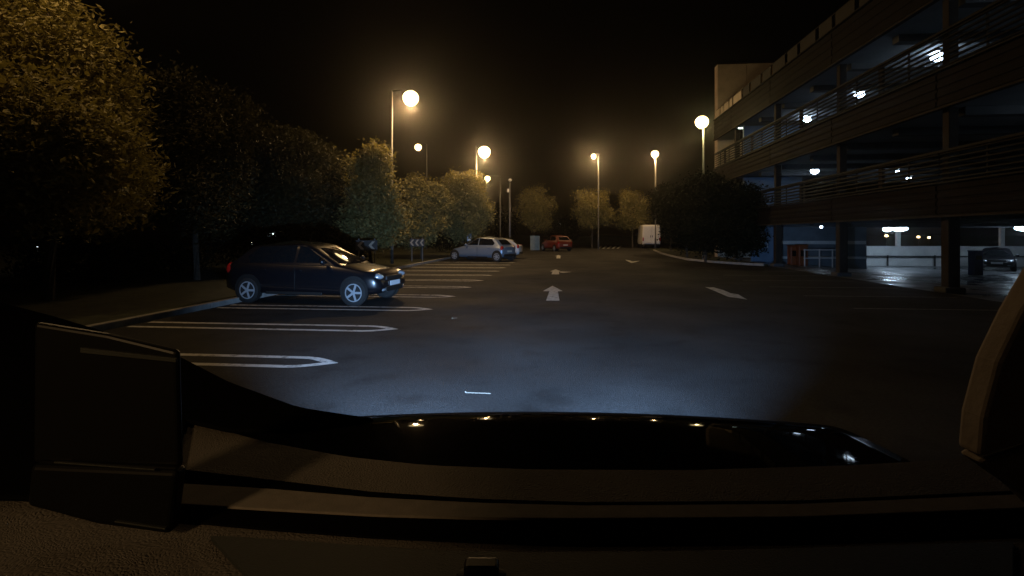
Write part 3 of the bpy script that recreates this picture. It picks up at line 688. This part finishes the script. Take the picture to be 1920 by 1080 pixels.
# black moving car: near-side wheels at these spots
pf, pr = W(661, YH, 12.15), W(463, YH, 12.75)
h = math.atan2(pf.y - pr.y, pf.x - pr.x); mid = (pf + pr) / 2; nrm = Vector((-math.sin(h), math.cos(h), 0))
make_car('black_car', (mid.x + nrm.x * .82, mid.y + nrm.y * .82, 0), h, 'black hatchback driving across the left parking bays', 'paint_black', L=4.15, wb=(pf - pr).length, Hh=1.50, Wd=1.72, rim_spokes=5)
pf, pr = W(855, YH, 33.6), W(934, YH, 31.9)
h = math.atan2(pf.y - pr.y, pf.x - pr.x); mid = (pf + pr) / 2; nrm = Vector((math.sin(h), -math.cos(h), 0))
make_car('silver_car', (mid.x + nrm.x * .78, mid.y + nrm.y * .78, 0), h, 'silver hatchback parked nose-in on the left', 'paint_silver', L=3.9, wb=(pf - pr).length, Hh=1.52, Wd=1.68, rim_spokes=7)
p = W(926, YH, 37.0); make_car('white_car', (p.x, p.y, 0), R(176), 'white car mostly hidden behind the silver hatchback', 'paint_white', L=3.9, Hh=1.42)
p = W(1043, YH, 53.5); make_car('red_car', (p.x, p.y, 0), YAW + R(90 + 24), 'red hatchback seen from behind at the far end', 'paint_red', L=3.8, Hh=1.62, Wd=1.75)
p = W(1868, YH, 32.0); make_car('garage_car', (p.x, p.y, gz(p.x)), YAW + R(-90 - 42), 'black car parked inside the ground floor garage', 'paint_black', L=3.7, Hh=1.38, Wd=1.64)
# van
p = W(1215, YH, 65); vt = thing('white_van', (p.x, p.y, 0), YAW + R(90 - 6), 'off-white box van seen from behind on the right', 'van')
mb = MB()
for (x, w, zb, zt) in ((-2.7, 1.0, .5, 2.72), (-2.62, 1.06, .48, 2.82), (1.2, 1.06, .48, 2.84), (1.5, 1.04, .48, 2.3), (2.1, 1.0, .48, 1.6), (2.7, .95, .45, 1.25), (2.85, .8, .5, .95)):
    mb.v += [(x, w * .96, zb), (x, w, zb + .3), (x, w, zt * .6), (x, w * .94, zt - .12), (x, w * .8, zt), (x, -w * .8, zt), (x, -w * .94, zt - .12), (x, -w, zt * .6), (x, -w, zb + .3), (x, -w * .96, zb)]
for i in range(6):
    for j in range(10): mb.f.append((i * 10 + j, i * 10 + (j + 1) % 10, (i + 1) * 10 + (j + 1) % 10, (i + 1) * 10 + j))
mb.f.append(tuple(range(10))); mb.f.append(tuple(range(60, 70))); mb.build('body', 'paint_van', vt)
for s in (1, -1):
    d = MB().box((-2.72, s * .46, 1.62), (.05, .90, 2.0)).build('rear_door', 'paint_van', vt, bevel=.03)
    MB().box((-2.76, s * .1, 1.45), (.05, .06, .22)).build('handle', 'black_trim', d)
    MB().box((-2.74, s * .97, 1.1), (.08, .14, .42)).build('tail_light', 'tail_lens', vt, bevel=.02)
    MB().box((1.75, s * 1.03, 1.75), (.9, .03, .5)).build('side_window', 'glass_dark', vt)
    MB().box((1.5, s * 1.18, 1.7), (.12, .18, .32)).build('mirror', 'black_trim', vt, bevel=.03)
    for x in (-1.7, 1.75):
        wh = MB().lathe([(.2, -.11), (.31, -.11), (.34, -.08), (.34, .08), (.31, .11), (.2, .11)], (0, 0, 0), 20, 'Y').build('wheel', 'tyre', vt, smooth=True); wh.location = (x, s * .93, .34)
        MB().lathe([(.2, -.1), (.2, .1)], (0, 0, 0), 16, 'Y').build('rim', 'alloy', wh)
MB().box((-2.75, 0, .47), (.1, 1.9, .18)).build('rear_bumper', 'black_trim', vt, bevel=.03)
MB().box((-2.81, .3, .72), (.012, .52, .11)).build('number_plate', 'plate_yellow', vt)

# ================================================================== own car (the photograph is taken from inside it)
own = thing('own_car', (0, 0, 0), 0, 'black car with the viewer inside, its bonnet and dashboard along the bottom', 'car')
def strip(up, lo, z, th, name, m, parent, n=24, bevel=.004, smooth=True):
    """ribbon between two traced edges on the level z, with real thickness"""
    def samp(pts, t):
        xs = [p[0] for p in pts]; x = xs[0] + (xs[-1] - xs[0]) * t
        for a, b_ in zip(pts[:-1], pts[1:]):
            if x <= b_[0] + 1e-6:
                k = (x - a[0]) / (b_[0] - a[0]); return (x, a[1] + (b_[1] - a[1]) * k)
        return pts[-1]
    mb = MB()
    for i in range(n + 1):
        a, b_ = G(*samp(up, i / n), z), G(*samp(lo, i / n), z)
        mb.v += [tuple(a), tuple(b_), (b_.x, b_.y, z - th), (a.x, a.y, z - th)]
    for i in range(n):
        for j in range(4): mb.f.append((i * 4 + j, i * 4 + (j + 1) % 4, i * 4 + 4 + (j + 1) % 4, i * 4 + 4 + j))
    mb.f.append((0, 1, 2, 3)); mb.f.append(tuple(n * 4 + j for j in range(4)))
    return mb.build(name, m, parent, bevel=bevel)
dash = strip([(-260, 560), (0, 645), (200, 720), (340, 780), (500, 825), (650, 852), (800, 868), (1000, 876), (1300, 877), (1600, 868), (1900, 850), (2150, 830)],
             [(-260, 1300), (2150, 1300)], 1.13, .10, 'dashboard', 'dash_leather', own, n=60, bevel=.012)
S1u = [(200, 862), (330, 878), (500, 898), (700, 922), (900, 935), (1100, 941), (1500, 938), (2000, 915)]; S1l = [(200, 892), (330, 904), (500, 914), (700, 931), (900, 941), (1100, 946), (1500, 943), (2000, 921)]
S3u = [(200, 930), (330, 945), (500, 955), (700, 966), (900, 972), (1100, 973), (1500, 970), (2000, 950)]; S3l = [(200, 958), (330, 975), (500, 991), (700, 1006), (900, 1015), (1100, 1019), (1500, 1016), (2000, 1000)]
strip(S1u, S1l, 1.136, .012, 'vent_strip', 'dash_black', dash, n=40, bevel=.001)  # bands trace the dashboard's reflection in the glass, put into the shape as parts
strip([(p[0], p[1] + 1) for p in S1l], [(p[0], p[1] - 1) for p in S3u], 1.138, .012, 'dash_band', 'dash_smooth', dash, n=40, bevel=.002)
strip(S3u, S3l, 1.134, .012, 'vent_slot', 'dash_black', dash, n=40, bevel=.001)
strip([(395, 1004), (420, 1004.5), (600, 1017), (800, 1031), (1000, 1035), (1300, 1033), (1900, 1015)], [(395, 1006), (420, 1035), (470, 1085), (560, 1140), (1900, 1140)], 1.136, .008, 'dash_inlay', 'dash_dark', dash, n=40, bevel=.001)
# sensor pod on the dashboard
pp = G(903, 1066, 1.15); pod = MB().box((0, 0, 0), (.052, .03, .02)).build('sensor_pod', 'device_black', dash, bevel=.006, seg=3); pod.location = pp; pod.rotation_euler = (0, 0, YAW)
MB().ball((0, -.004, -.006), (.075, .04, .012)).build('sensor_base', 'dash_dark', pod, smooth=True)
# bonnet: crowned sheet, steeper towards its front edge
mb = MB(); nu, nv = 48, 26
for j in range(nv + 1):
    v = j / nv; D = 1.12 + (2.05 - 1.12) * v
    for i in range(nu + 1):
        u = -1 + 2 * i / nu
        z = 1.036 - .006 * v - .085 * max(0, (v - .62) / .38) ** 2.2 - (.02 + .02 * v) * u * u
        if v < .06: z -= .03 * (1 - v / .06) ** 2
        if v > .94: z -= .05 * ((v - .94) / .06) ** 2
        l_ = u * 1.08 * (1 - .04 * v * v) + .06; d = D - .03 * u * u * v
        mb.v.append((l_ * CA - d * SA, d * CA + l_ * SA, z))
mb.f = [(j * (nu + 1) + i, j * (nu + 1) + i + 1, (j + 1) * (nu + 1) + i + 1, (j + 1) * (nu + 1) + i) for j in range(nv) for i in range(nu)]
bon = mb.build('bonnet', 'bonnet_paint', own, smooth=True)
md = bon.modifiers.new('thick', 'SOLIDIFY'); md.thickness = .02; md.offset = -1
# front end under the bonnet (nose, wings), wheels out of sight
M3 = Matrix.Rotation(YAW, 3, 'Z')
def ob(c, d, name, m, bevel=.03):
    l_, D, z = c; return MB().box((l_ * CA - D * SA, D * CA + l_ * SA, z), d, M=M3).build(name, m, own, bevel=bevel, seg=3)
ob((.04, 1.94, .62), (1.55, .22, .5), 'front_bumper', 'bonnet_paint', .06)
for s in (-1, 1): ob((.04 + s * .80, 1.45, .68), (.10, .95, .5), 'front_wing', 'bonnet_paint', .04)
for s in (-1, 1):
    hl = ob((.04 + s * .58, 2.03, .74), (.3, .10, .14), 'headlight', 'head_lens', .03)
# added black sheet: dark edge of the dashboard reflection, sweeping up at left
strip([(-300, 500), (0, 566), (100, 592), (200, 622), (330, 664), (430, 715), (560, 762), (700, 783)], [(-300, 900), (0, 930), (200, 935), (330, 900), (345, 786), (430, 805), (560, 806), (700, 786)], 1.145, .012, 'reflection_sheet', 'dash_black', own, n=40, bevel=.01)
# right pillar trim and end of the dashboard
def slab(pxs, D, th, name, m, bevel=.01):
    p = [W(x, y, d) for (x, y), d in zip(pxs, D)]
    a = Vector((-SA, CA, 0)) * th
    return MB().prism(p, a).build(name, m, own, bevel=bevel, seg=3)
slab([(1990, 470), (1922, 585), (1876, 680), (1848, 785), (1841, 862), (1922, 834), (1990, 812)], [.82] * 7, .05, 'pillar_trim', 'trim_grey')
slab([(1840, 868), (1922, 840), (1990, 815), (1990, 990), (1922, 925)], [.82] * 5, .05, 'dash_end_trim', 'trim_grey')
# dipped headlights of the own car
for s in (-1, 1):
    l_ = .04 + s * .58; D = 2.16
    light('SPOT', 'headlight_beam', (l_ * CA - D * SA, D * CA + l_ * SA, .74), HEAD_W, (.33, .58, 1.0), own, radius=.02, rot=(R(90 + 0.8), 0, YAW + R(7.0 if s < 0 else -9.0)), spot_size=R(62), spot_blend=1.0)
# roof, header and side frames over the cabin
ob((.0, -.87, 1.90), (1.66, 2.34, .05), 'roof', 'bonnet_paint', .02)
for s in (-1, 1):
    ob((s * .82, -.9, .75), (.08, 2.6, .7), 'door', 'bonnet_paint', .03)
    ob((s * .78, -.75, 1.47), (.07, .16, .8), 'door_pillar', 'bonnet_paint', .01)
# added plates, out of view, blocking the upper part of the dipped beams
for s in (-1, 1): ob((.04 + s * .58, 2.20, .768), (.5, .2, .01), 'beam_blocker', 'dash_black', 0)
# black device standing on the dashboard at the left
dv = thing('dash_device', W(195, 1005, .9), YAW, 'black boxy device standing on the left of the dashboard', 'device')
inv = Matrix.Translation(dv.location) @ Matrix.Rotation(YAW, 4, 'Z'); inv.invert()
def dslab(pxs, D, th, name, m, parent, bevel=.008):
    p = [inv @ W(x, y, D) for (x, y) in pxs]
    return MB().prism(p, (0, th, 0)).build(name, m, parent, bevel=bevel, seg=3)
up = dslab([(62, 604), (200, 626), (332, 658), (337, 878), (60, 868)], .905, .014, 'upper_case', 'device_black', dv)
lw = dslab([(56, 872), (332, 884), (318, 1004), (180, 985), (48, 950)], .885, .03, 'lower_case', 'device_black', dv)
dslab([(150, 652), (330, 672), (330, 680), (150, 662)], .90, .006, 'edge_glint', 'dash_dark', up, .001)  # painted highlight lines along the device edges, paler than its case
dslab([(100, 866), (290, 880), (290, 883), (100, 869)], .88, .006, 'edge_glint', 'dash_dark', lw, .001)
dslab([(214, 977), (310, 991), (309, 994), (214, 980)], .88, .006, 'edge_glint', 'dash_dark', lw, .001)

# ================================================================== night air
mb = MB(); mb.box((0, 60, 14), (320, 300, 32)); hz_ = mb.build('haze', 'black_board'); tag(hz_, kind='stuff')
hm = bpy.data.materials.new('night_air'); hm.use_nodes = True; hm.node_tree.nodes.clear()
pv = hm.node_tree.nodes.new('ShaderNodeVolumePrincipled'); pv.inputs['Color'].default_value = (.9, .88, .85, 1); pv.inputs['Density'].default_value = HAZE
pv.inputs['Anisotropy'].default_value = 0.94
out = hm.node_tree.nodes.new('ShaderNodeOutputMaterial'); hm.node_tree.links.new(pv.outputs[0], out.inputs['Volume'])
hz_.data.materials.clear(); hz_.data.materials.append(hm)
